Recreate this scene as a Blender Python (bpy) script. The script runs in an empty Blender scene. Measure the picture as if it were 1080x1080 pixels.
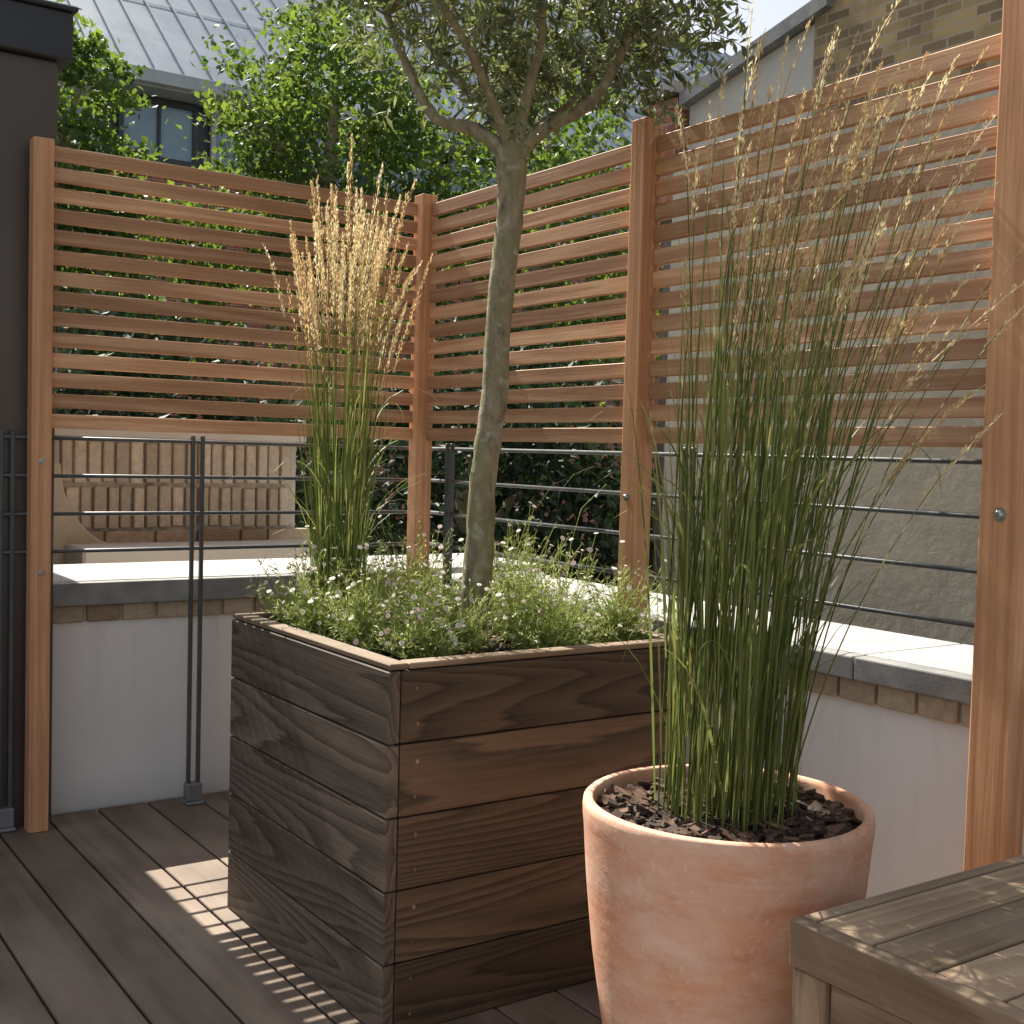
import bpy, math, random
import numpy as np
from mathutils import Vector, Matrix
random.seed(7); rng=np.random.default_rng(7)
COL=bpy.context.scene.collection
# ---------------------------------------------------------------- materials
def newmat(name):
    m=bpy.data.materials.new(name); m.use_nodes=True
    nt=m.node_tree; nt.nodes.clear()
    out=nt.nodes.new('ShaderNodeOutputMaterial'); b=nt.nodes.new('ShaderNodeBsdfPrincipled')
    nt.links.new(b.outputs[0],out.inputs[0])
    return m,nt,b,out
def N(nt,t,**k):
    n=nt.nodes.new(t)
    for a,v in k.items(): setattr(n,a,v)
    return n
def attr(nt,name): return N(nt,'ShaderNodeAttribute',attribute_name=name)
def mapping(nt,src,scale):
    m=N(nt,'ShaderNodeMapping'); m.inputs['Scale'].default_value=scale; nt.links.new(src,m.inputs[0]); return m.outputs[0]
def noise(nt,vec,scale=1,detail=3,rough=.5,dist=0):
    n=N(nt,'ShaderNodeTexNoise'); n.inputs['Scale'].default_value=scale; n.inputs['Detail'].default_value=detail
    n.inputs['Roughness'].default_value=rough; n.inputs['Distortion'].default_value=dist
    if vec is not None: nt.links.new(vec,n.inputs['Vector'])
    return n.outputs['Fac']
def mth(nt,op,a,b=None,clamp=False):
    n=N(nt,'ShaderNodeMath',operation=op); n.use_clamp=clamp
    for i,v in enumerate((a,b)):
        if v is None: continue
        if isinstance(v,(int,float)): n.inputs[i].default_value=v
        else: nt.links.new(v,n.inputs[i])
    return n.outputs[0]
def rng_map(nt,v,a,b,c,d):
    n=N(nt,'ShaderNodeMapRange'); nt.links.new(v,n.inputs[0])
    for i,x in enumerate((a,b,c,d)): n.inputs[i+1].default_value=x
    return n.outputs[0]
def mix(nt,fac,a,b,mode='MIX'):
    n=N(nt,'ShaderNodeMix',data_type='RGBA',blend_type=mode)
    if isinstance(fac,(int,float)): n.inputs[0].default_value=fac
    else: nt.links.new(fac,n.inputs[0])
    for i,v in ((6,a),(7,b)):
        if isinstance(v,tuple): n.inputs[i].default_value=(*v,1) if len(v)==3 else v
        else: nt.links.new(v,n.inputs[i])
    return n.outputs[2]
def bump(nt,b,h,strength=.3,dist=.002):
    n=N(nt,'ShaderNodeBump'); n.inputs['Strength'].default_value=strength; n.inputs['Distance'].default_value=dist
    nt.links.new(h,n.inputs['Height']); nt.links.new(n.outputs[0],b.inputs['Normal'])
def wood(name,dark,light,cath=10,cs=(1.0,9,9),fiber=150,tint=(.75,1.2),rough=.65,cathmix=.6,weather=None,sharp=1.6,saw=False,bs=.35):
    m,nt,b,o=newmat(name)
    g=attr(nt,'gco').outputs['Vector']; r=attr(nt,'rnd').outputs['Fac']
    n1=noise(nt,mapping(nt,g,cs),1,1,.4,.1)
    fw=noise(nt,mapping(nt,g,(8,90,90)),1,2,.5)
    if saw:
        s=mth(nt,'FRACT',mth(nt,'ADD',mth(nt,'MULTIPLY',n1,cath),mth(nt,'MULTIPLY',fw,.45)))
        s=mth(nt,'MULTIPLY',mth(nt,'POWER',mth(nt,'SUBTRACT',1.0,s),sharp),rng_map(nt,s,0,.12,0,1))
    else:
        s=mth(nt,'SINE',mth(nt,'ADD',mth(nt,'MULTIPLY',n1,cath*6.28),mth(nt,'MULTIPLY',fw,1.6))); s=rng_map(nt,s,-1,1,0,1)
        s=mth(nt,'POWER',s,sharp)
    n2=noise(nt,mapping(nt,g,(6,fiber,fiber)),1,3,.6)
    n3=noise(nt,mapping(nt,g,(2.5,5,5)),1,3,.6)
    f=mth(nt,'ADD',mth(nt,'MULTIPLY',s,cathmix),mth(nt,'MULTIPLY',n2,1-cathmix*.5))
    f=rng_map(nt,f,.2,1.1,0,1)
    c=mix(nt,f,dark,light)
    if weather: c=mix(nt,rng_map(nt,n3,.4,.7,0,.7),c,weather)
    v=mth(nt,'MULTIPLY',rng_map(nt,r,0,1,*tint),rng_map(nt,n3,.25,.75,.82,1.15))
    cmb=N(nt,'ShaderNodeCombineColor')
    for i in range(3): nt.links.new(v,cmb.inputs[i])
    c=mix(nt,1.0,c,cmb.outputs[0],'MULTIPLY')
    nt.links.new(c,b.inputs['Base Color']); b.inputs['Roughness'].default_value=rough
    bump(nt,b,mth(nt,'ADD',n2,mth(nt,'MULTIPLY',s,.4)),bs,.0015)
    return m
def leafm(name,c1,c2,trans=.35,rough=.5,tcol=None):
    m,nt,b,o=newmat(name); r=attr(nt,'rnd').outputs['Fac']
    c=mix(nt,r,c1,c2); nt.links.new(c,b.inputs['Base Color']); b.inputs['Roughness'].default_value=rough
    t=N(nt,'ShaderNodeBsdfTranslucent'); 
    tc=mix(nt,r,*( (tcol[0],tcol[1]) if tcol else (tuple(min(1,x*1.6) for x in c1),tuple(min(1,x*1.6) for x in c2))))
    nt.links.new(tc,t.inputs[0])
    ms=N(nt,'ShaderNodeMixShader'); ms.inputs[0].default_value=trans
    nt.links.new(b.outputs[0],ms.inputs[1]); nt.links.new(t.outputs[0],ms.inputs[2]); nt.links.new(ms.outputs[0],o.inputs[0])
    return m
def plain(name,c1,c2,scale=5,rough=.7,metal=0,bmp=0,detail=4,lo=.35,hi=.65,stretch=(1,1,1),coord='Object'):
    m,nt,b,o=newmat(name)
    tc=N(nt,'ShaderNodeTexCoord')
    n=noise(nt,mapping(nt,tc.outputs[coord],stretch),scale,detail,.6)
    nt.links.new(mix(nt,rng_map(nt,n,lo,hi,0,1),c1,c2),b.inputs['Base Color'])
    b.inputs['Roughness'].default_value=rough; b.inputs['Metallic'].default_value=metal
    if bmp: bump(nt,b,noise(nt,tc.outputs[coord],scale*12,4,.6),.5,bmp)
    return m
def rndmat(name,c1,c2,rough=.8,scale=40,bmp=.002):
    m,nt,b,o=newmat(name); r=attr(nt,'rnd').outputs['Fac']
    tc=N(nt,'ShaderNodeTexCoord'); n=noise(nt,tc.outputs['Object'],scale,4,.65)
    c=mix(nt,r,c1,c2); c=mix(nt,rng_map(nt,n,.35,.75,0,.5),c,tuple(x*.45 for x in c1))
    nt.links.new(c,b.inputs['Base Color']); b.inputs['Roughness'].default_value=rough
    bump(nt,b,n,.5,bmp); return m
cedar=wood('cedar_wood',(.47,.225,.11),(.90,.58,.35),cath=5,cs=(.5,14,14),fiber=200,cathmix=.35,tint=(.66,1.18))
cedar_dk=wood('cedar_post_wood',(.52,.24,.11),(.80,.45,.24),cath=5,cs=(.4,14,14),fiber=200,cathmix=.35,tint=(.92,1.12))
planterw=wood('dark_timber',(.042,.027,.016),(.195,.120,.070),cath=30,cs=(.42,5.5,5.5),fiber=210,cathmix=.7,tint=(.7,1.2),sharp=.8,saw=True,bs=.2)
planterside=wood('dark_timber_side',(.050,.037,.028),(.225,.165,.12),cath=30,cs=(.42,5.5,5.5),fiber=210,cathmix=.7,tint=(.85,1.15),sharp=.8,saw=True,bs=.2)
deckw=wood('weathered_deck_wood',(.13,.09,.062),(.27,.195,.138),cath=5,cs=(.4,9,9),fiber=160,cathmix=.4,tint=(.76,1.2),weather=(.29,.225,.17))
benchw=wood('bench_wood',(.17,.108,.062),(.40,.285,.185),cath=16,cs=(.4,6,6),fiber=150,cathmix=.6,tint=(.75,1.25),weather=(.34,.26,.185),saw=True,sharp=1.0,bs=.25)
steel=plain('grey_painted_steel',(.07,.078,.082),(.105,.115,.12),20,.45,.2)
bolt=plain('bright_steel',(.45,.45,.45),(.6,.6,.6),30,.3,1)
screwm=plain('brass_screw',(.30,.23,.15),(.42,.33,.22),30,.4,.9)
def whitem():
    m,nt,b,o=newmat('white_render'); tc=N(nt,'ShaderNodeTexCoord'); v=tc.outputs['Object']
    n=noise(nt,mapping(nt,v,(1,1,.4)),3,4,.6); c=mix(nt,rng_map(nt,n,.35,.65,0,1),(.81,.81,.81),(.88,.88,.87))
    sp=N(nt,'ShaderNodeSeparateXYZ'); nt.links.new(v,sp.inputs[0])
    n2=noise(nt,mapping(nt,v,(9,9,.8)),2.5,4,.65)
    st=mth(nt,'MULTIPLY',rng_map(nt,n2,.52,.72,0,.2),rng_map(nt,sp.outputs[2],.45,.85,0,1))
    base=mth(nt,'MULTIPLY',rng_map(nt,sp.outputs[2],.30,.40,.35,0),rng_map(nt,n,.3,.6,.3,1))
    c=mix(nt,mth(nt,'MAXIMUM',st,base),c,(.38,.36,.32)); nt.links.new(c,b.inputs['Base Color']); b.inputs['Roughness'].default_value=.85
    bump(nt,b,noise(nt,v,45,4,.6),.5,.002); return m
white=whitem()
def stonem():
    m,nt,b,o=newmat('coping_stone'); tc=N(nt,'ShaderNodeTexCoord'); v=tc.outputs['Object']
    n=noise(nt,v,7,6,.7); n2=noise(nt,v,3,3,.6); n3=noise(nt,v,70,3,.6)
    c=mix(nt,rng_map(nt,n,.35,.65,0,1),(.36,.355,.345),(.52,.51,.49)); c=mix(nt,rng_map(nt,n2,.5,.7,0,.45),c,(.29,.285,.275))
    c=mix(nt,rng_map(nt,n3,.55,.7,0,.3),c,(.24,.24,.23))
    nt.links.new(c,b.inputs['Base Color']); b.inputs['Roughness'].default_value=.8; bump(nt,b,n3,.5,.0015); return m
stone=stonem()
slate=plain('coping_edge',(.20,.205,.205),(.31,.31,.30),12,.7,0,.001)
brickm=rndmat('stock_brick',(.34,.25,.165),(.60,.51,.39))
brickup=rndmat('upright_brick',(.46,.39,.30),(.72,.64,.52))
mortar=plain('mortar',(.46,.43,.38),(.6,.56,.5),30,.9,0,.002)
bronze=plain('bronze_cladding',(.085,.068,.058),(.135,.110,.092),1.2,.42,.4,stretch=(1,1,.3))
capm=plain('dark_cap_metal',(.045,.048,.055),(.06,.063,.07),2,.5,.4)
render_w=plain('beige_render',(.35,.325,.26),(.48,.45,.37),2.2,.9,0,.003)
cream=plain('cream_render',(.50,.475,.41),(.60,.57,.51),2,.9,0,.003)
buff=plain('buff_render',(.42,.36,.27),(.54,.48,.38),6,.9,0,.003)
soil=plain('soil',(.022,.014,.010),(.05,.032,.022),60,.95,0,.01)
chipm=rndmat('bark_chip',(.035,.021,.014),(.20,.11,.068),.85,60)
def barkm():
    m,nt,b,o=newmat('olive_bark'); tc=N(nt,'ShaderNodeTexCoord')
    n=noise(nt,mapping(nt,tc.outputs['Object'],(1,1,.45)),45,5,.72); n2=noise(nt,mapping(nt,tc.outputs['Object'],(1,1,.6)),14,4,.65)
    c=mix(nt,rng_map(nt,n,.32,.68,0,1),(.15,.12,.07),(.44,.37,.24))
    c=mix(nt,rng_map(nt,n2,.46,.60,0,.65),c,(.25,.245,.11))
    n3=noise(nt,tc.outputs['Object'],25,2,.5); c=mix(nt,rng_map(nt,n3,.6,.68,0,.6),c,(.48,.46,.36))
    nt.links.new(c,b.inputs['Base Color']); b.inputs['Roughness'].default_value=.85
    bump(nt,b,n,.9,.008); return m
bark=barkm()
def terracotta():
    m,nt,b,o=newmat('terracotta'); tc=N(nt,'ShaderNodeTexCoord'); v=tc.outputs['Object']
    n1=noise(nt,mapping(nt,v,(2.5,2.5,16)),1.3,5,.65,.6); n2=noise(nt,mapping(nt,v,(1,1,1.6)),5,7,.72,.3); n3=noise(nt,v,60,3,.6)
    c=mix(nt,rng_map(nt,n1,.35,.65,0,1),(.64,.29,.16),(.78,.43,.27))
    c=mix(nt,rng_map(nt,n2,.43,.65,0,.7),c,(.84,.63,.50))
    n4=noise(nt,v,16,3,.6); c=mix(nt,rng_map(nt,n4,.67,.73,0,.38),c,(.43,.25,.16))
    n5=noise(nt,v,90,2,.5); c=mix(nt,rng_map(nt,n5,.62,.70,0,.25),c,(.88,.76,.66))
    nt.links.new(c,b.inputs['Base Color']); b.inputs['Roughness'].default_value=.88
    bump(nt,b,mth(nt,'ADD',n3,mth(nt,'MULTIPLY',n1,1.5)),.4,.002); return m
terra=terracotta()
def brickwall(name,c1,c2,mo,soot):
    m,nt,b,o=newmat(name); tc=N(nt,'ShaderNodeTexCoord'); sp=N(nt,'ShaderNodeSeparateXYZ'); nt.links.new(tc.outputs['Object'],sp.inputs[0])
    cb=N(nt,'ShaderNodeCombineXYZ'); nt.links.new(mth(nt,'ADD',sp.outputs[0],sp.outputs[1]),cb.inputs[0]); nt.links.new(sp.outputs[2],cb.inputs[1])
    br=N(nt,'ShaderNodeTexBrick'); nt.links.new(cb.outputs[0],br.inputs['Vector'])
    br.inputs['Scale'].default_value=1; br.inputs['Brick Width'].default_value=.15; br.inputs['Row Height'].default_value=.052; br.inputs['Mortar Size'].default_value=.006
    br.inputs['Color1'].default_value=(*c1,1); br.inputs['Color2'].default_value=(*c2,1); br.inputs['Mortar'].default_value=(*mo,1)
    n=noise(nt,tc.outputs['Object'],4,5,.7); c=mix(nt,rng_map(nt,n,.45,.7,0,.6),br.outputs[0],soot)
    nt.links.new(c,b.inputs['Base Color']); b.inputs['Roughness'].default_value=.9; bump(nt,b,br.outputs['Fac'],-.5,.01); return m
brickw=brickwall('brickwork',(.42,.30,.14),(.19,.125,.07),(.36,.30,.21),(.11,.08,.05))
redb=brickwall('red_brickwork',(.42,.14,.075),(.27,.09,.055),(.35,.28,.22),(.12,.06,.04))
zinc=plain('zinc_roof',(.17,.22,.28),(.25,.30,.36),1.5,.5,.3)
glass=plain('window_glass',(.16,.25,.33),(.30,.42,.50),.6,.08,.0)
frame=plain('dark_frame',(.03,.035,.04),(.05,.055,.06),5,.5)
fascia=plain('pale_fascia',(.38,.41,.43),(.46,.48,.5),4,.5)
bracket=plain('bracket_grey',(.20,.21,.22),(.28,.29,.30),14,.5,.3)
groundm=plain('ground_mat',(.06,.065,.05),(.11,.11,.09),.3,.95)
olive=leafm('olive_leaf',(.055,.082,.040),(.23,.26,.17),.32,.40,((.14,.20,.04),(.42,.48,.16)))
treeleaf=leafm('tree_leaf',(.03,.065,.018),(.095,.155,.035),.42,.5,((.08,.18,.02),(.33,.44,.06)))
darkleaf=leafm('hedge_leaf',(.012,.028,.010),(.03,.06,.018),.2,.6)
grassg=leafm('grass_green',(.070,.120,.028),(.31,.33,.10),.4,.5)
grasshead=leafm('grass_seed',(.50,.34,.16),(.84,.67,.41),.45,.8)
fleab=leafm('fleabane_leaf',(.14,.20,.05),(.47,.51,.19),.42,.5)
petal=leafm('petal',(.9,.88,.88),(.78,.52,.58),.3,.6,((.85,.82,.82),(.75,.5,.56)))
yellow=plain('daisy_centre',(.6,.45,.05),(.7,.5,.08),10,.8)
# ---------------------------------------------------------------- mesh builder
class MB:
    def __init__(s): s.v=[];s.f=[];s.g=[];s.r=[];s.m=[];s.n=0
    def add(s,vs,fs,rnd=None,g=None,mi=0):
        k=s.n; vs=[tuple(map(float,p)) for p in vs]
        s.v+=vs; s.f+=[tuple(k+i for i in f) for f in fs]; s.m+=[mi]*len(fs)
        r=random.random() if rnd is None else rnd
        s.r+=[r]*len(vs); s.g+= vs if g is None else g; s.n+=len(vs)
    def box(s,x0,x1,y0,y1,z0,z1,axis='x',rnd=None,mi=0,M=None):
        vs=[(x,y,z) for x in(x0,x1) for y in(y0,y1) for z in(z0,z1)]
        fs=[(0,1,3,2),(4,6,7,5),(0,4,5,1),(2,3,7,6),(0,2,6,4),(1,5,7,3)]
        r=random.random() if rnd is None else rnd
        i='xyz'.index(axis); o=r*53.7
        g=[(p[i]+o,p[(i+1)%3]+o*.37,p[(i+2)%3]+o*.71) for p in vs]
        if M is not None: vs=[tuple(M@Vector(p)) for p in vs]
        s.add(vs,fs,r,g,mi)
    def tube(s,pts,rad,sides=6,rnd=None,mi=0,cap=True,jit=0):
        pts=[Vector(p) for p in pts]; n=len(pts); vs=[]
        if isinstance(rad,(int,float)): rad=[rad]*n
        for i,p in enumerate(pts):
            t=(pts[min(i+1,n-1)]-pts[max(i-1,0)]).normalized()
            a=t.cross(Vector((1,.2,.1))).normalized() if abs(t.x)<.8 else t.cross(Vector((0,1,.1))).normalized()
            b=t.cross(a)
            for k in range(sides):
                an=k*2*math.pi/sides; rr=rad[i]*(1+(random.uniform(-jit,jit) if jit else 0))
                vs.append(p+a*math.cos(an)*rr+b*math.sin(an)*rr)
        fs=[(i*sides+k,i*sides+(k+1)%sides,(i+1)*sides+(k+1)%sides,(i+1)*sides+k) for i in range(n-1) for k in range(sides)]
        if cap: fs+= [tuple(range(sides))[::-1],tuple((n-1)*sides+k for k in range(sides))]
        s.add(vs,fs,rnd,None,mi)
    def ribbon(s,pts,w,side,rnd=None,mi=0):
        n=len(pts); vs=[]; side=Vector(side)
        for i,p in enumerate(pts):
            p=Vector(p); vs+=[p-side*w[i]*.5,p+side*w[i]*.5]
        fs=[(2*i,2*i+1,2*i+3,2*i+2) for i in range(n-1)]
        s.add(vs,fs,rnd,None,mi)
    def leaf(s,p,d,side,L,w,rnd=None,mi=0,fold=.15):
        p=Vector(p); nrm=d.cross(side)
        s.add([p,p+d*L*.45+side*w*.5+nrm*w*fold,p+d*L,p+d*L*.45-side*w*.5+nrm*w*fold],[(0,1,2,3)],rnd,None,mi)
    def disc(s,c,nrm,r,n=8,rnd=None,mi=0,star=0):
        c=Vector(c); nrm=Vector(nrm).normalized(); a=nrm.orthogonal().normalized(); b=nrm.cross(a)
        vs=[c]+[c+(a*math.cos(k*2*math.pi/n)+b*math.sin(k*2*math.pi/n))*r*(1-star*(k%2)) for k in range(n)]
        s.add(vs,[(0,1+k,1+(k+1)%n) for k in range(n)],rnd,None,mi)
WL={}
def setp(o,label,category,group,kind):
    if label:o['label']=label
    if category:o['category']=category
    if group:o['group']=group
    if kind:o['kind']=kind
def empty(name,loc,label=None,category=None,group=None,parent=None):
    o=bpy.data.objects.new(name,None); o.empty_display_size=.1; COL.objects.link(o)
    l=Vector(loc); WL[o.name]=l; o.location=l-(WL[parent.name] if parent else Vector())
    if parent:o.parent=parent
    setp(o,label,category,group,None); return o
def mk(name,mb,mats,parent=None,label=None,category=None,group=None,kind=None,bevel=0,smooth=False,origin=None,seg=1):
    me=bpy.data.meshes.new(name); V=np.array(mb.v)
    if origin is None:
        lo=V.min(0);hi=V.max(0); origin=((lo[0]+hi[0])/2,(lo[1]+hi[1])/2,lo[2])
    V=V-np.array(origin)
    me.from_pydata(V.tolist(),[],mb.f); 
    if not isinstance(mats,(list,tuple)): mats=[mats]
    for m in mats: me.materials.append(m)
    me.polygons.foreach_set('material_index',mb.m)
    a=me.attributes.new('rnd','FLOAT','POINT'); a.data.foreach_set('value',mb.r)
    a=me.attributes.new('gco','FLOAT_VECTOR','POINT'); a.data.foreach_set('vector',np.array(mb.g,dtype=np.float32).ravel())
    if smooth: me.polygons.foreach_set('use_smooth',[True]*len(mb.f))
    me.update()
    o=bpy.data.objects.new(name,me); COL.objects.link(o)
    WL[o.name]=Vector(origin)
    o.location=Vector(origin)-(WL[parent.name] if parent else Vector())
    if parent:o.parent=parent
    if bevel:
        b=o.modifiers.new('bev','BEVEL'); b.width=bevel; b.segments=seg; b.limit_method='ANGLE'
    setp(o,label,category,group,kind)
    return o
def rv(): 
    v=rng.normal(size=3); return Vector(v/np.linalg.norm(v))
def U(a,b): return random.uniform(a,b)
# ---------------------------------------------------------------- ground and deck
mb=MB(); mb.box(-150,150,-150,150,-6.2,-6.0); mk('ground',mb,groundm,kind='structure',label='earth and gardens far below the terrace')
mb=MB()
x=-3.6
while x<.12:
    mb.box(x,min(x+.139,.125),-5.2,.115,-.028,U(-.0008,.0004),'y')
    x+=.145
mk('floor',mb,deckw,kind='structure',bevel=.002,label='weathered grey-brown timber decking boards')
mb=MB(); mb.box(-3.6,.5,-5.2,.6,-.4,-.06); mk('roof_slab',mb,capm,kind='structure',label='dark roof slab under the decking')
# ---------------------------------------------------------------- parapets
def parapet(name,axis,label):
    e=empty(name,(-.5,.3,0) if axis=='x' else (.3,-1.5,0),label,'parapet wall')
    w=MB(); c=MB(); cf=MB(); bk=MB()
    if axis=='x':
        w.box(-1.133,.62,.135,.60,-.3,.546)
        x=-1.133
        while x<.1:
            bk.box(x+.005,x+.098,.118,.25,.548,.597,'x'); x+=.103
        w.box(-1.133,.62,.132,.60,.546,.598,mi=1)
        for a,b in((-1.133,-.52),(-.516,.097)): cf.box(a,b,.095,.135,.598,.664,'x')
        for a,b in((-1.133,-.52),(-.516,.60)): c.box(a,b,.1355,.63,.598,.6665,'x')
    else:
        w.box(.135,.60,-5,.13,-.3,.546)
        y=.1
        while y>-4:
            bk.box(.118,.25,y-.098,y-.005,.546,.594,'y'); y-=.103
        w.box(.132,.60,-5,.131,.546,.5955,mi=1)
        y=.092
        while y>-4.5:
            cf.box(.095,.135,y-.9,y-.004,.5965,.648,'y'); c.box(.1355,.48,y-.9,y-.004,.5965,.6505,'y'); y-=.9
    mk('wall',w,[white,mortar],e); mk('brick_course',bk,brickm,e,bevel=.003); mk('coping_edge',cf,slate,e,bevel=.004,seg=2); mk('coping',c,stone,e,bevel=.004,seg=2)
parapet('parapet_wall','x','low white rendered parapet with stone coping behind the slatted screen')
parapet('parapet_wall','y','low white rendered parapet with grey coping beside the terracotta pot')
e=empty('brick_wall',(-.4,1.25,-.2),'old stock brick garden wall with upright bricks behind the parapet','wall')
w=MB(); w.box(-1.5,.10,1.19,1.35,-6,1.085); mk('backing',w,mortar,e)
b=MB()
for zb,zt in((.915,1.072),(.745,.902)):
    x=-1.5+U(0,.03)
    while x<.06:
        wd=U(.034,.046)
        b.box(x,x+wd,1.155+U(0,.016),1.21,zb+U(-.004,.004),zt+U(-.006,.004),'z'); x+=wd+.010
mk('upright_bricks',b,brickup,e,bevel=.004)
b=MB()
for row in range(2):
    z=.733-row*.062; x=-1.5-(row%2)*.1
    while x<.0:
        l=U(.09,.2); b.box(x,x+l,1.16+U(0,.01),1.21,z-.052,z,'x'); x+=l+.011
mk('bricks',b,brickm,e,bevel=.004)
c=MB(); c.box(-1.5,.12,1.13,1.37,1.0855,1.115); mk('coping',c,cream,e,bevel=.004)
prof=[(-1.2,.3),(-.70,.3),(-.70,.70)]+[(-.70-.17*math.sin(t*math.pi/2)**1.3,.70+.29*(1-math.cos(t*math.pi/2))) for t in(.15,.3,.45,.6,.75,.9,1.0)]+[(-1.2,1.0)]
n=len(prof); b=MB(); b.add([(x,1.04,z) for x,z in prof]+[(x,1.153,z) for x,z in prof],[tuple(range(n)),tuple(range(2*n-1,n-1,-1))]+[(i,n+i,n+(i+1)%n,(i+1)%n) for i in range(n)])
mk('curved_buttress',b,buff,e,bevel=.008,seg=2)
b=MB(); b.box(-.86,.1,.78,1.03,-3,.70); mk('rendered_ledge',b,cream,label='pale rendered ledge behind the parapet',category='ledge',bevel=.01)
# ---------------------------------------------------------------- fence posts and slat screens
ZT=1.857;ZB=1.10
def post(x0,x1,y0,y1,z1,label,bolts):
    e=empty('fence_post',((x0+x1)/2,(y0+y1)/2,0),label,'fence post','cedar fence posts')
    m=MB(); m.box(x0,x1,y0,y1,0.0,z1,'z'); mk('post_body',m,cedar_dk,e,bevel=.003,seg=2)
    for c,n,s in bolts:
        m=MB(); c=Vector(c); n=Vector(n)
        m.tube([c,c+n*.002,c+n*.002,c+n*.006,c+n*.009],[.013*s,.013*s,.009*s,.0085*s,.005*s],12); mk('bolt',m,bolt,e)
post(-1.217,-1.164,-.032,.018,1.868,'tall cedar end post of the slatted screen by the dark wall',[((-1.19,-.032,1.01),(0,-1,0),.7),((-1.19,-.032,.71),(0,-1,0),.7)])
post(-.034,.022,-.034,.022,1.885,'cedar corner post joining two slatted screens',[])
post(-.036,.022,-1.118,-1.064,1.90,'cedar post between two slatted screens behind the planter',[((-.036,-1.09,.965),(-1,0,0),.8)])
post(-.036,.022,-2.175,-2.092,2.6,'tall cedar post with a steel bolt beside the wooden bench',[((-.036,-2.135,.98),(-1,0,0),1)])
def screen(axis,a,b,label):
    m=MB(); sh=.0395; n=14; pitch=(ZT-ZB-sh)/(n-1)
    for i in range(n):
        z=ZB+i*pitch+U(-.001,.001)
        t=U(-.0012,.0012)
        if axis=='x': m.box(a,b,0+t,.009+t,z,z+sh,'x')
        else: m.box(0+t,.018+t,a,b,z,z+sh,'y')
    mk('slatted_screen',m,cedar,None,label,'fence panel','cedar slatted screens',bevel=.0018)
screen('x',-1.163,-.035,'cedar slatted screen panel over the railing beside the dark wall')
screen('y',-1.063,-.035,'cedar slatted screen panel behind the olive tree')
screen('y',-2.091,-1.119,'cedar slatted screen panel behind the tall potted grass')
# ---------------------------------------------------------------- railing
RZ=[1.074,.970,.865,.761]
def railing(axis,label):
    e=empty('railing',(-.6,.06,0) if axis=='x' else (.06,-1,0),label,'railing','grey steel railings')
    for z in RZ:
        m=MB()
        if axis=='x': m.tube([(-1.6,.036,z),(.05,.036,z)],.0055,8)
        else: m.tube([(.05,.02,z),(.05,-3.2,z)],.0055,8)
        mk('rail',m,steel,e,smooth=True)
    P=[(-.735,.036)] if axis=='x' else [(.05,-.10),(.05,-1.22),(.05,-2.6)]
    if axis=='x': P=P+[(-1.265,.036)]
    for px,py in P:
        m=MB()
        for s in(-.0145,.0145):
            if axis=='x': m.box(px+s-.0055,px+s+.0055,py-.0065,py+.0065,.0,1.092,'z')
            else: m.box(px-.0065,px+.0065,py+s-.0055,py+s+.0055,0,1.092,'z')
        mk('railing_post',m,steel,e,bevel=.0015)
        m=MB(); m.box(px-.026,px+.026,py-.03,py+.026,.001,.01); m.box(px-.023,px+.023,py-.020,py+.018,.0102,.062)
        mk('base_bracket',m,bracket,e,bevel=.003)
railing('x','thin grey steel railing in front of the white parapet')
railing('y','thin grey steel railing running behind the planter and pot')
# ---------------------------------------------------------------- dark clad building at the side
e=empty('dark_building',(-2.6,1.2,0),'dark bronze metal-clad stair building beside the terrace','building')
m=MB(); 
for x0,x1 in((-1.9,-1.136),(-2.7,-1.904),(-4,-2.704)): m.box(x0,x1,.052,3.0,-.4,2.097)
mk('cladding',m,bronze,e,bevel=.004)
m=MB(); m.box(-4.05,-1.105,.02,3.05,2.098,2.225); m.box(-4.07,-1.095,.005,3.07,2.2255,2.24); mk('roof_cap',m,capm,e,bevel=.004)
m=MB(); m.box(-1.40,-1.33,.035,.0515,.02,1.2); mk('downpipe',m,capm,e,bevel=.004)
# ---------------------------------------------------------------- planter
PX,PY,W,L,PZ=-.954,-1.55,.72,.747,.672
e=empty('wooden_planter',(PX+W/2,PY+L/2,0),'large square dark timber planter with brass screws on decking','planter','planters')
T=.028; bh=PZ/5
m=MB()
for i in range(5):
    z0=i*bh+.0015;z1=(i+1)*bh-.0015
    m.box(PX+.0262,PX+W-.026,PY,PY+T,z0,z1,'x'); m.box(PX+.026,PX+W-.026,PY+L-T,PY+L,z0,z1,'x')
    m.box(PX+W-.024,PX+W+.002,PY+.002,PY+L,z0,z1,'y')
mk('front_boards',m,planterw,e,bevel=.0022)
m=MB()
for i in range(5):
    z0=i*bh+.0015;z1=(i+1)*bh-.0015
    m.box(PX,PX+.0245,PY+.001,PY+L+.001,z0,z1,'y')
mk('side_boards',m,planterside,e,bevel=.0022)
m=MB(); z0,z1=PZ+.001,PZ+.012
m.box(PX+.002,PX+.040,PY+.002,PY+L,z0,z1,'y'); m.box(PX+W-.03,PX+W,PY+.002,PY+L,z0,z1,'y')
m.box(PX+.042,PX+W-.032,PY+.002,PY+.040,z0,z1,'x'); m.box(PX+.042,PX+W-.032,PY+L-.028,PY+L,z0,z1,'x')
mk('rim_cap',m,benchw,e,bevel=.002)
m=MB()
for i in range(5):
    for dz in(.035,.1):
        for xx in(PX+.06,PX+W-.06): m.tube([(xx+U(-.002,.002),PY+.001,i*bh+dz),(xx,PY-.0012,i*bh+dz)],.0042,10)
mk('screws',m,screwm,e,kind='stuff')
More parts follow.
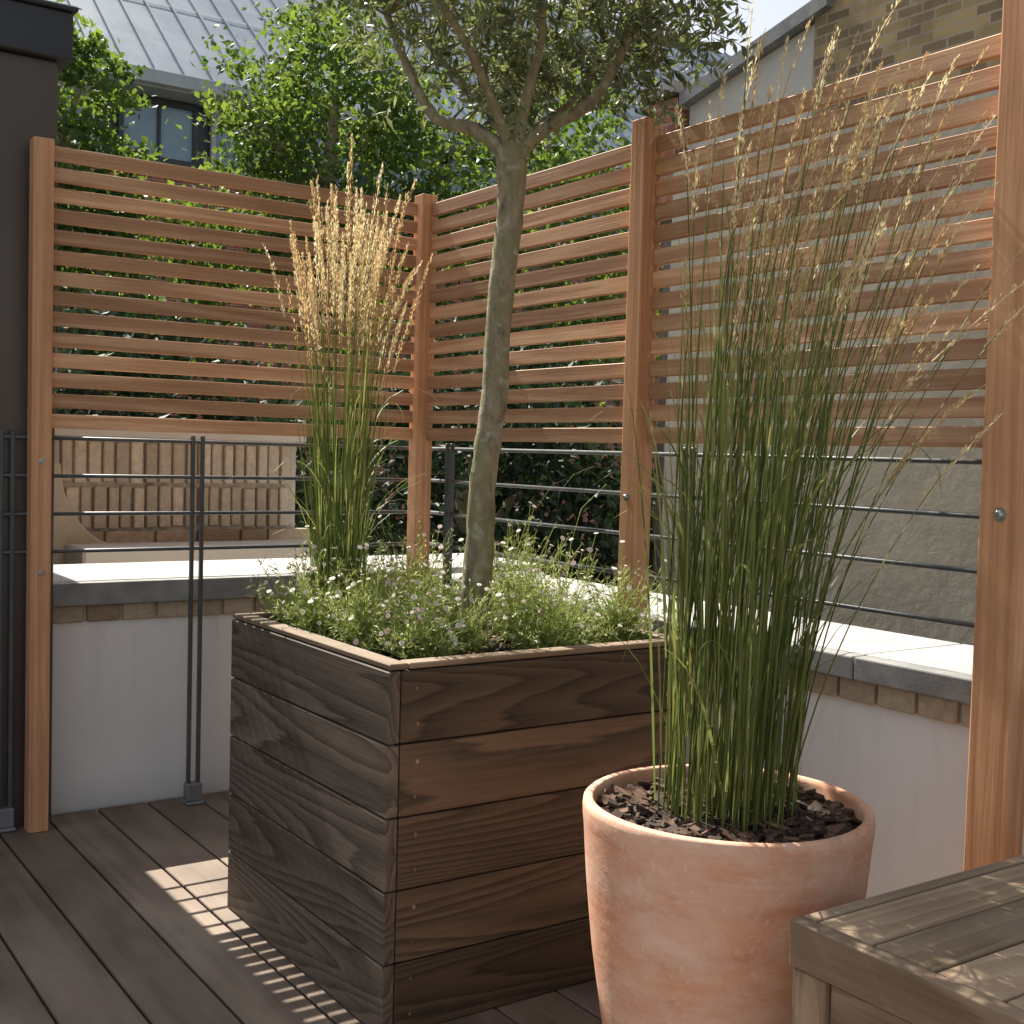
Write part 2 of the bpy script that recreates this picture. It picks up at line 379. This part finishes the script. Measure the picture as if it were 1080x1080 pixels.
def chips(m,cx,cy,rx,ry,z,n,circ=False,s=(.012,.04)):
    for i in range(n):
        while True:
            a,b=U(-1,1),U(-1,1)
            if not circ or a*a+b*b<1: break
        l=s[0]+(s[1]-s[0])*random.random()**2; M=Matrix.Translation((cx+a*rx,cy+b*ry,z+U(0,.012)))@Matrix.Rotation(U(0,6.28),4,'Z')@Matrix.Rotation(U(-.6,.6),4,'X')@Matrix.Rotation(U(-.5,.5),4,'Y')
        k=U(.3,.6); m.box(-l/2,l/2,-l*k/2,l*k/2,-.0025,.0025,'x',M=M,rnd=random.random()**1.6)
m=MB(); m.box(PX+.026,PX+W-.026,PY+.03,PY+L-.03,.05,PZ-.045); 
for i in range(len(m.m)): m.m[i]=1
chips(m,PX+W/2,PY+L/2,W/2-.06,L/2-.06,PZ-.045,1200,s=(.006,.03))
mk('planter_soil',m,[chipm,soil],label='dark bark mulch filling the wooden planter',category='soil',kind='stuff')
# ---------------------------------------------------------------- terracotta pot
pcx,pcy=-.614,-2.054
prof=[(.0,.0),(.150,.0),(.156,.006),(.172,.08),(.192,.18),(.208,.28),(.2195,.38),(.2245,.44),(.2270,.475),(.2280,.484),(.2290,.490),(.2300,.508),(.2288,.5175),(.2262,.5200),(.217,.5208),(.2135,.5190),(.212,.513),(.211,.49),(.2,.44),(.19,.3),(0,.3)]
m=MB(); n=96; vs=[];fs=[]
for r,z in prof:
    for k in range(n):
        a=k*2*math.pi/n; w=1+.004*math.sin(3*a+z*7)+.002*math.sin(7*a+2)
        vs.append((pcx+r*w*math.cos(a),pcy+r*w*math.sin(a),z+.0015*math.sin(2*a+1)))
for i in range(len(prof)-1):
    for k in range(n): fs.append((i*n+k,i*n+(k+1)%n,(i+1)*n+(k+1)%n,(i+1)*n+k))
m.add(vs,fs,.5)
mk('terracotta_pot',m,terra,label='large pale terracotta pot with plain rim holding tall feather grass',category='plant pot',smooth=True)
m=MB(); m.tube([(pcx,pcy,.31),(pcx,pcy,.492)],[.19,.207],48,mi=1); chips(m,pcx,pcy,.197,.197,.494,1300,True,(.008,.042))
mk('pot_soil',m,[chipm,soil],label='bark chip mulch inside the terracotta pot',category='soil',kind='stuff')
# ---------------------------------------------------------------- bench
BX,BY,BZ=-.785,-2.352,.46
e=empty('wooden_bench',(BX+.37,BY-.4,0),'weathered timber storage bench with slatted board top','bench')
m=MB(); y=BY-.024
while y>-3.2:
    m.box(BX+.028,-.055,y-.088,y,BZ-.026,BZ+U(-.0008,.0003),'x'); y-=.092
m.box(BX+.0262,-.055,BY-.0215,BY,BZ-.07,BZ+.0005,'x')
mk('seat',m,benchw,e,bevel=.0025,seg=2)
m=MB(); m.box(BX,BX+.0255,-3.2,BY,BZ-.062,BZ,'y'); mk('edge_board',m,benchw,e,bevel=.0025,seg=2)
m=MB()
m.box(BX+.004,BX+.03,BY-.06,BY-.004,0,BZ-.064,'z'); m.box(BX+.03,-.055,BY-.03,BY-.006,0.0,BZ-.072,'x')
for i in range(4):
    z=BZ-.067-i*.1; m.box(BX+.012,BX+.035,-3.2,BY-.062,max(0,z-.097),z,'y')
mk('side_panel',m,benchw,e,bevel=.002)
# ---------------------------------------------------------------- grasses
def grass(name,base,r0,H,hr,nst,nbl,lean,spread,label,headlen,nsp,hw,side_frac=0,bladeL=(.35,.78),narch=0,bw=(.0028,.006),sr=.0015):
    e=empty(name,base,label,'ornamental grass','feather reed grasses')
    st=MB();bl=MB();hd=MB(); B=Vector(base)
    for i in range(nst):
        a=U(0,6.283); q=math.sqrt(U(0,1))*r0; p0=B+Vector((math.cos(a)*q,math.sin(a)*q,0))
        h=H*U(*hr)
        o=Vector((math.cos(a),math.sin(a),0))*abs(random.gauss(spread*.7,spread*.45))*(q/r0*.8+.2)+Vector(lean)*min(1.9,max(.2,random.gauss(1,.4)))
        if side_frac and random.random()<side_frac: o+=Vector((.82,-.57,0))*U(.05,.16); h*=U(.75,.95)
        pts=[];K=9
        bow=U(.4,.9)
        for k in range(K+1):
            t=k/K; pts.append(p0+o*(t*(1-bow)+bow*t*t)+Vector((0,0,h*(t-.06*o.length*t*t*4))))
        st.tube(pts,[sr*(1-.5*k/K) for k in range(K+1)],3,cap=False,rnd=U(.1,1))
        hl=headlen*U(.6,1.25); tip=pts[-1]; d=(pts[-1]-pts[-2]).normalized(); d=(d+Vector((o.x,o.y,0))*.4+rv()*.05).normalized()
        rd=random.random(); start=tip-d*hl*.3
        drp=Vector((o.x,o.y,-.2)).normalized()*hl*U(.03,.18)
        hp=[start+d*hl*t+drp*t*t for t in (0,.25,.5,.75,1)]
        hd.tube(hp,[.0011,.001,.0009,.0007,.0004],3,rnd=rd,cap=False)
        dens=U(.4,1.25)
        for k in range(int(nsp*dens)):
            t=random.random()**.9; c=start+d*hl*t+drp*t*t
            wdt=hw*(math.sin(math.pi*min(1,t*.85+.12)))*U(.2,1)
            s=rv(); s=(s-d*s.dot(d)).normalized()
            dd=(d*U(.9,1.4)+s*U(.15,.5)).normalized(); 
            hd.leaf(c+s*wdt*.5,dd,s.cross(dd).normalized(),U(.006,.012),U(.0018,.003),min(1,max(0,rd+U(-.25,.25))))
    for i in range(nbl+narch):
        arch=i>=nbl
        a=U(0,6.283); q=math.sqrt(U(0,1))*r0; p0=B+Vector((math.cos(a)*q,math.sin(a)*q,0))
        Lb=H*U(*bladeL); az=a+U(-.7,.7); out=Vector((math.cos(az),math.sin(az),0))
        z0=H*U(0,.5) if (random.random()<.5 or arch) else 0
        p=p0+Vector((0,0,z0))+Vector(lean)*(z0/H)*.4+Vector((math.cos(a),math.sin(a),0))*spread*.4*z0
        if z0: Lb*=.6
        if arch: Lb=H*U(.2,.42)
        ang=U(.0,.09) if not arch else U(.15,.5); bend=U(.0,.05) if random.random()<.78 and not arch else U(.14,.42)
        K=10; pts=[p]
        for k in range(K):
            p=p+(out*math.sin(ang)+Vector((0,0,math.cos(ang))))*Lb/K; ang+=bend*(k/K*1.8); pts.append(p)
        side=out.cross(Vector((0,0,1))).normalized(); side=(side+out*U(-.6,.6)).normalized()
        w=U(*bw)*(1.2 if arch else 1); bl.ribbon(pts,[w*min(1,.5+k*.2)*(1-(k/K)**2.2)+.0003 for k in range(K+1)],side)
    mk('stems',st,grassg,e,kind='stuff'); mk('leaf_blades',bl,grassg,e,kind='stuff'); mk('seed_heads',hd,grasshead,e,kind='stuff')
grass('feather_grass',(pcx+.0,pcy,.485),.112,1.18,(.62,1.04),115,250,(.085,-.058,0),.075,'tall feather reed grass with airy golden seed heads in the terracotta pot',.19,75,.015,side_frac=.16,narch=50,bw=(.0026,.0058),sr=.0017)
grass('feather_grass',(-.735,-.90,.64),.060,.95,(.70,1.0),80,170,(.0,.0,0),.07,'feather reed grass with dense straw plumes in the timber planter',.25,140,.014,bladeL=(.3,.65),narch=10,side_frac=.06,bw=(.0024,.005))
# ---------------------------------------------------------------- fleabane
cl=[(-.82,-1.20,.11,.18),(-.83,-1.02,.12,.19),(-.82,-.88,.11,.20),(-.77,-1.34,.10,.13),(-.62,-1.04,.16,.21),(-.38,-1.29,.16,.21),(-.34,-1.08,.17,.24),(-.49,-1.39,.12,.15),(-.31,-1.40,.12,.19),(-.64,-1.28,.11,.14),(-.28,-.92,.14,.24),(-.70,-.86,.14,.23),(-.5,-.86,.14,.23),(-.74,-1.12,.12,.18),(-.42,-1.18,.13,.20)]
for cx,cy,rr,hh in cl:
    e=empty('fleabane_plant',(cx,cy,PZ-.05),'bushy fleabane with tiny pink and white daisies in the planter','flowering plant','fleabane plants')
    f=MB();fl=MB();c0=Vector((cx,cy,PZ-.05))
    for i in range(150):
        d=rv(); d.z=abs(d.z)+.2; d.normalize(); k=U(.35,1.2)
        tip=c0+Vector((d.x*rr*k,d.y*rr*k,d.z*hh*k+.02)); mid=c0+(tip-c0)*.5+Vector((0,0,.02))+rv()*.015
        f.tube([c0+rv()*.01,mid,tip],[.0009,.0008,.0005],3,cap=False,rnd=U(.5,1))
        for j in range(12):
            t=U(.35,1.05); p=(mid+(tip-mid)*(t-.5)*2) if t>.5 else c0+(mid-c0)*t*2
            dd=(rv()+d*.8+Vector((0,0,.3))).normalized(); f.leaf(p,dd,dd.orthogonal().normalized(),U(.009,.021),U(.003,.0064))
        if i%4==0:
            q=tip+d*U(.01,.035)+Vector((0,0,U(0,.025))); f.tube([tip,q],.0006,3,cap=False,rnd=.8)
            nn=(d+Vector((-.3,-.5,.5))+rv()*.7).normalized(); rp=random.random()**2.5
            fl.disc(q,nn,U(.0045,.0075),22,rnd=rp,star=.25); fl.disc(q+nn*.0012,nn,.002,8,mi=1)
    mk('foliage',f,fleab,e,kind='stuff'); mk('daisies',fl,[petal,yellow],e,kind='stuff')
# ---------------------------------------------------------------- olive tree
e=empty('olive_tree',(-.54,-1.18,.62),'standard olive tree with silvery crown growing in the timber planter','tree')
m=MB()
ctrl=[(-.545,.60),(-.54,.70),(-.54,.85),(-.532,.98),(-.52,1.08),(-.505,1.20),(-.493,1.32),(-.48,1.45),(-.468,1.58),(-.462,1.68),(-.462,1.75)]
pts=[(x+.004*math.sin(z*17),-1.18+.012*math.sin(z*5),z) for x,z in ctrl]; rad=[.040,.034,.031,.0295,.029,.029,.0285,.0285,.029,.032,.035]
P=[];R=[]
for i in range(len(pts)-1):
    for k in range(4):
        t=k/4; P.append(Vector(pts[i]).lerp(Vector(pts[i+1]),t)); R.append((rad[i]*(1-t)+rad[i+1]*t)*(1+U(-.05,.06)))
P.append(Vector(pts[-1]));R.append(.030)
m.tube(P,R,18,jit=.04)
fk=Vector((-.462,-1.18,1.75)); rt=Vector((.824,-.566,0)); fw=Vector((.566,.824,0))
def limb(seq,r0,r1):
    q=[fk-Vector((0,0,.035))]+[fk+rt*a+fw*b+Vector((0,0,c)) for a,b,c in seq]
    out=[]
    for i in range(len(q)-1):
        for k in range(3):
            t=k/3; a=q[max(i-1,0)];b=q[i];c=q[i+1];d=q[min(i+2,len(q)-1)]
            out.append(.5*((2*b)+(c-a)*t+(2*a-5*b+4*c-d)*t*t+(3*b-a-3*c+d)*t**3))
    out.append(q[-1]); n=len(out)
    m.tube(out,[r0+(r1-r0)*(i/(n-1))**.7 for i in range(n)],9,jit=.05)
    return out
limbs=[limb([(-.09,.0,.03),(-.18,.03,.06),(-.24,.05,.16),(-.30,.08,.30)],.021,.008),
 limb([(.06,-.02,.03),(.16,-.05,.08),(.22,-.06,.18),(.28,-.08,.34)],.021,.008),
 limb([(-.01,.04,.08),(-.02,.09,.2),(.03,.13,.4)],.019,.007),
 limb([(.02,-.04,.09),(.05,-.09,.22),(.03,-.16,.4)],.018,.007),
 limb([(-.05,-.06,.07),(-.11,-.15,.17),(-.2,-.24,.28)],.016,.006),
 limb([(.05,.08,.06),(.12,.18,.14),(.22,.26,.28)],.016,.006),
 limb([(-.05,.09,.08),(-.12,.2,.18),(-.22,.28,.3)],.014,.006)]
cc=Vector((-.455,-1.18,2.20)); R3=Vector((.48,.48,.39))
lp=[p for l in limbs for p in l[4:]]
lf=MB()
tw=MB()
cnt=0
while cnt<900:
    d=rv(); k=random.random()**.33
    c=cc+Vector((d.x*R3.x*k,d.y*R3.y*k,d.z*R3.z*k))
    if k<.5 and random.random()<.6: continue
    if math.sin(c.x*13+1)*math.sin(c.y*12+2)*math.sin(c.z*14)<-.22: continue
    if c.z>2.35 and random.random()<.6: continue
    cnt+=1
    near=min(lp,key=lambda p:(p-c).length); 
    if cnt%4==0: tw.tube([near,near.lerp(c,.5)+rv()*.03+Vector((0,0,.02)),c],[.0035,.0025,.0012],4,cap=False)
    dd=(c-near).normalized()*.5+rv()*.7+Vector((0,0,.05)); dd.normalize(); Lt=U(.07,.14); dr=Vector((0,0,-U(0,.3)))
    tp=[c+dd*Lt*t+dr*Lt*t*t for t in(0,.33,.66,1)]
    tw.tube(tp,[.0013,.001,.0008,.0005],3,cap=False)
    for j in range(16):
        t=(j+.5)/16; p=c+dd*Lt*t+dr*Lt*t*t; s=rv(); s=(s-dd*s.dot(dd)).normalized()
        ld=(dd*U(.4,1)+s).normalized(); lf.leaf(p,ld,ld.cross(rv()).normalized(),U(.027,.043),U(.008,.0125))
mk('trunk',m,bark,e,smooth=True)
mk('branches',tw,bark,e,kind='stuff'); mk('crown',lf,olive,e,kind='stuff')
# ---------------------------------------------------------------- background trees
def bgtree(name,c,R,nclump,nleaf,ls,mat,label,trunk=True,ground=-6):
    e=empty(name,(c[0],c[1],ground),label,'tree','garden trees behind the terrace')
    t=MB(); t.tube([(c[0],c[1],ground),(c[0]+.1,c[1],ground*.4),(c[0]-.05,c[1]+.1,c[2]-R[2]*.3),(c[0],c[1],c[2]+R[2]*.4)],[.2,.16,.12,.04],10)
    for i in range(9):
        d=rv(); d.z=abs(d.z)*.6+.2; s=Vector((c[0],c[1],c[2]-R[2]*U(.0,.7))); en=s+Vector((d.x*R[0],d.y*R[1],d.z*R[2]))*.75
        t.tube([s,s.lerp(en,.5)+rv()*.15,en],[.06,.04,.012],5)
    mk('trunk',t,bark,e,smooth=True)
    f=MB(); C=Vector(c)
    for i in range(nclump):
        d=rv(); k=U(.45,1.0); p=C+Vector((d.x*R[0]*k,d.y*R[1]*k,d.z*R[2]*k)); cr=U(.16,.40)*min(1.3,R[0]/1.3); shade=U(0,.45)
        for j in range(nleaf):
            q=p+Vector(rng.normal(size=3)*cr*np.array((.55,.55,.3))); dd=(rv()+Vector((0,0,-.4))).normalized()
            s=ls*U(.6,1.2); f.leaf(q,dd,dd.cross(rv()).normalized(),s,s*.7,min(1,shade+U(0,.55)))
    mk('crown',f,mat,e,kind='stuff')
bgtree('garden_tree',(.85,8.2,3.7),(.8,.7,1.45),120,50,.09,treeleaf,'slim leafy green tree in front of the zinc-roofed building')
bgtree('garden_tree',(1.7,8.4,2.6),(1.0,.7,1.15),110,50,.09,treeleaf,'low leafy green tree beneath the window band')
bgtree('garden_tree',(3.55,8.0,3.9),(1.3,1.1,2.0),260,56,.09,treeleaf,'full leafy green tree behind the slatted screen corner')
bgtree('garden_tree',(5.2,6.6,3.0),(1.4,1.2,2.0),220,56,.09,treeleaf,'broad dark green tree beside the brick chimney')
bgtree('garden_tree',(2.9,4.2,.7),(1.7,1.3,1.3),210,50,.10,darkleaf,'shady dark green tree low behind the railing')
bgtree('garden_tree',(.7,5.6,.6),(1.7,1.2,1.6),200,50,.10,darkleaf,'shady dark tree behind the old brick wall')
# ---------------------------------------------------------------- zinc roofed building
e=empty('zinc_roof_building',(6,16,-6),'apartment building with standing-seam zinc roof and dark window band','building')
m=MB(); m.box(-4,22,14.0,22,-6,5.05); mk('wall',m,redb,e)
m=MB(); m.box(-4,22,14.15,14.3,5.05,6.0); mk('window_band',m,frame,e)
m=MB(); m.box(-4.1,22.1,13.6,14.3,6.0,6.14); m.box(-4.1,22.1,13.5,13.62,6.03,6.22); mk('fascia',m,fascia,e,bevel=.01)
m=MB(); m.add([(-4,13.62,6.16),(22,13.62,6.16),(22,20,11.5),(-4,20,11.5)],[(0,1,2,3)])
x=-4
while x<22:
    m.add([(x-.02,13.62,6.16),(x-.02,20,11.5),(x-.015,20,11.56),(x-.015,13.62,6.22),(x+.015,13.62,6.22),(x+.015,20,11.56),(x+.02,20,11.5),(x+.02,13.62,6.16)],[(0,1,2,3),(3,2,5,4),(4,5,6,7)]); x+=.42
for yy in(15.6,17.6):
    zz=6.16+(yy-13.62)*(11.5-6.16)/6.38; m.add([(-4,yy,zz+.03),(22,yy,zz+.03),(22,yy+.05,zz+.07),(-4,yy+.05,zz+.07)],[(0,1,2,3)])
mk('roof',m,zinc,e)
x=1.8;i=0
while x<14:
    w=empty('window',(x+.6,14.1,5.1),parent=e)
    m=MB()
    for a,b,c,d in((x,x+1.15,5.08,5.16),(x,x+1.15,5.9,5.98),(x,x+.07,5.162,5.898),(x+1.08,x+1.15,5.162,5.898),(x+.56,x+.6,5.162,5.898)): m.box(a,b,14.05,14.12,c,d)
    mk('frame',m,frame if i%2 else fascia,w)
    m=MB(); m.box(x+.07,x+1.08,14.1,14.13,5.16,5.9); mk('pane',m,glass,w); x+=1.35;i+=1
# ---------------------------------------------------------------- neighbouring buildings on the right
m=MB(); m.box(1.2,1.5,-6,.17,-6,2.2); mk('rendered_wall',m,render_w,label='tall beige rendered boundary wall beyond the railing',category='wall')
e=empty('brick_house',(4,-1,-6),'old yellow stock brick house with rendered gable beyond the fence','building')
m=MB(); m.box(3.0,7,-8,1.12,-6,5.5); mk('wall',m,brickw,e)
m=MB(); m.add([(3.02,1.122,-6),(3.02,2.10,-6),(3.02,2.10,3.17),(3.02,1.122,3.40),(6,1.122,-6),(6,2.10,-6),(6,2.10,3.17),(6,1.122,3.40)],[(0,1,2,3),(1,5,6,2),(3,2,6,7),(5,4,7,6)]); mk('gable',m,cream,e)
m=MB(); m.add([(2.95,1.0,3.44),(2.95,2.12,3.16),(2.95,2.12,3.24),(2.95,1.0,3.52),(6,1.0,3.44),(6,2.12,3.16),(6,2.12,3.24),(6,1.0,3.52)],[(0,1,2,3),(1,5,6,2),(3,2,6,7),(4,0,3,7),(0,4,5,1)])
mk('gable_coping',m,slate,e)
m=MB(); m.box(3.2,6,2.101,2.50,-6,2.5); mk('side_wall',m,bronze,e)
e2=empty('chimney',(3.4,2.3,2.5),parent=e)
m=MB(); m.box(2.95,3.6,2.13,2.42,2.5,3.22); mk('stack',m,redb,e2); m=MB(); m.box(2.91,3.64,2.125,2.46,3.245,3.31); mk('cap',m,slate,e2)
# ---------------------------------------------------------------- camera, light, world
yaw,pitch,roll=.6020,-.0483,.0273
f=Vector((math.sin(yaw)*math.cos(pitch),math.cos(yaw)*math.cos(pitch),math.sin(pitch))); r=Vector((math.cos(yaw),-math.sin(yaw),0)); u=r.cross(f)
r2=r*math.cos(roll)+u*math.sin(roll); u2=-r*math.sin(roll)+u*math.cos(roll)
M=Matrix((( r2.x,u2.x,-f.x,-2.0009),(r2.y,u2.y,-f.y,-3.4448),(r2.z,u2.z,-f.z,1.0668),(0,0,0,1)))
cd=bpy.data.cameras.new('camera'); cam=bpy.data.objects.new('camera',cd); COL.objects.link(cam); cam.matrix_world=M
cd.sensor_width=36; cd.lens=1286.03/1080*36; cd.clip_start=.05; cd.clip_end=600
bpy.context.scene.camera=cam
k=.86; d=Vector((.03,-1,-1/k)).normalized()
sd=bpy.data.lights.new('sun','SUN'); sd.energy=9.5; sd.angle=math.radians(.3); sd.color=(1,.93,.82)
so=bpy.data.objects.new('sun',sd); COL.objects.link(so); so.rotation_euler=d.to_track_quat('-Z','Y').to_euler(); so.location=(0,5,8)
w=bpy.data.worlds.new('World'); bpy.context.scene.world=w; w.use_nodes=True
nt=w.node_tree; bg=nt.nodes['Background']; sk=nt.nodes.new('ShaderNodeTexSky'); sk.sky_type='NISHITA'; sk.sun_disc=False
sk.sun_elevation=math.atan(1/k); sk.sun_rotation=math.radians(-1.7); sk.dust_density=2.5
hs=nt.nodes.new('ShaderNodeHueSaturation'); hs.inputs['Saturation'].default_value=.42
nt.links.new(sk.outputs[0],hs.inputs['Color']); nt.links.new(hs.outputs[0],bg.inputs[0]); bg.inputs[1].default_value=.175
sc=bpy.context.scene; sc.view_settings.view_transform='Standard'; sc.view_settings.look='None'; sc.view_settings.exposure=0
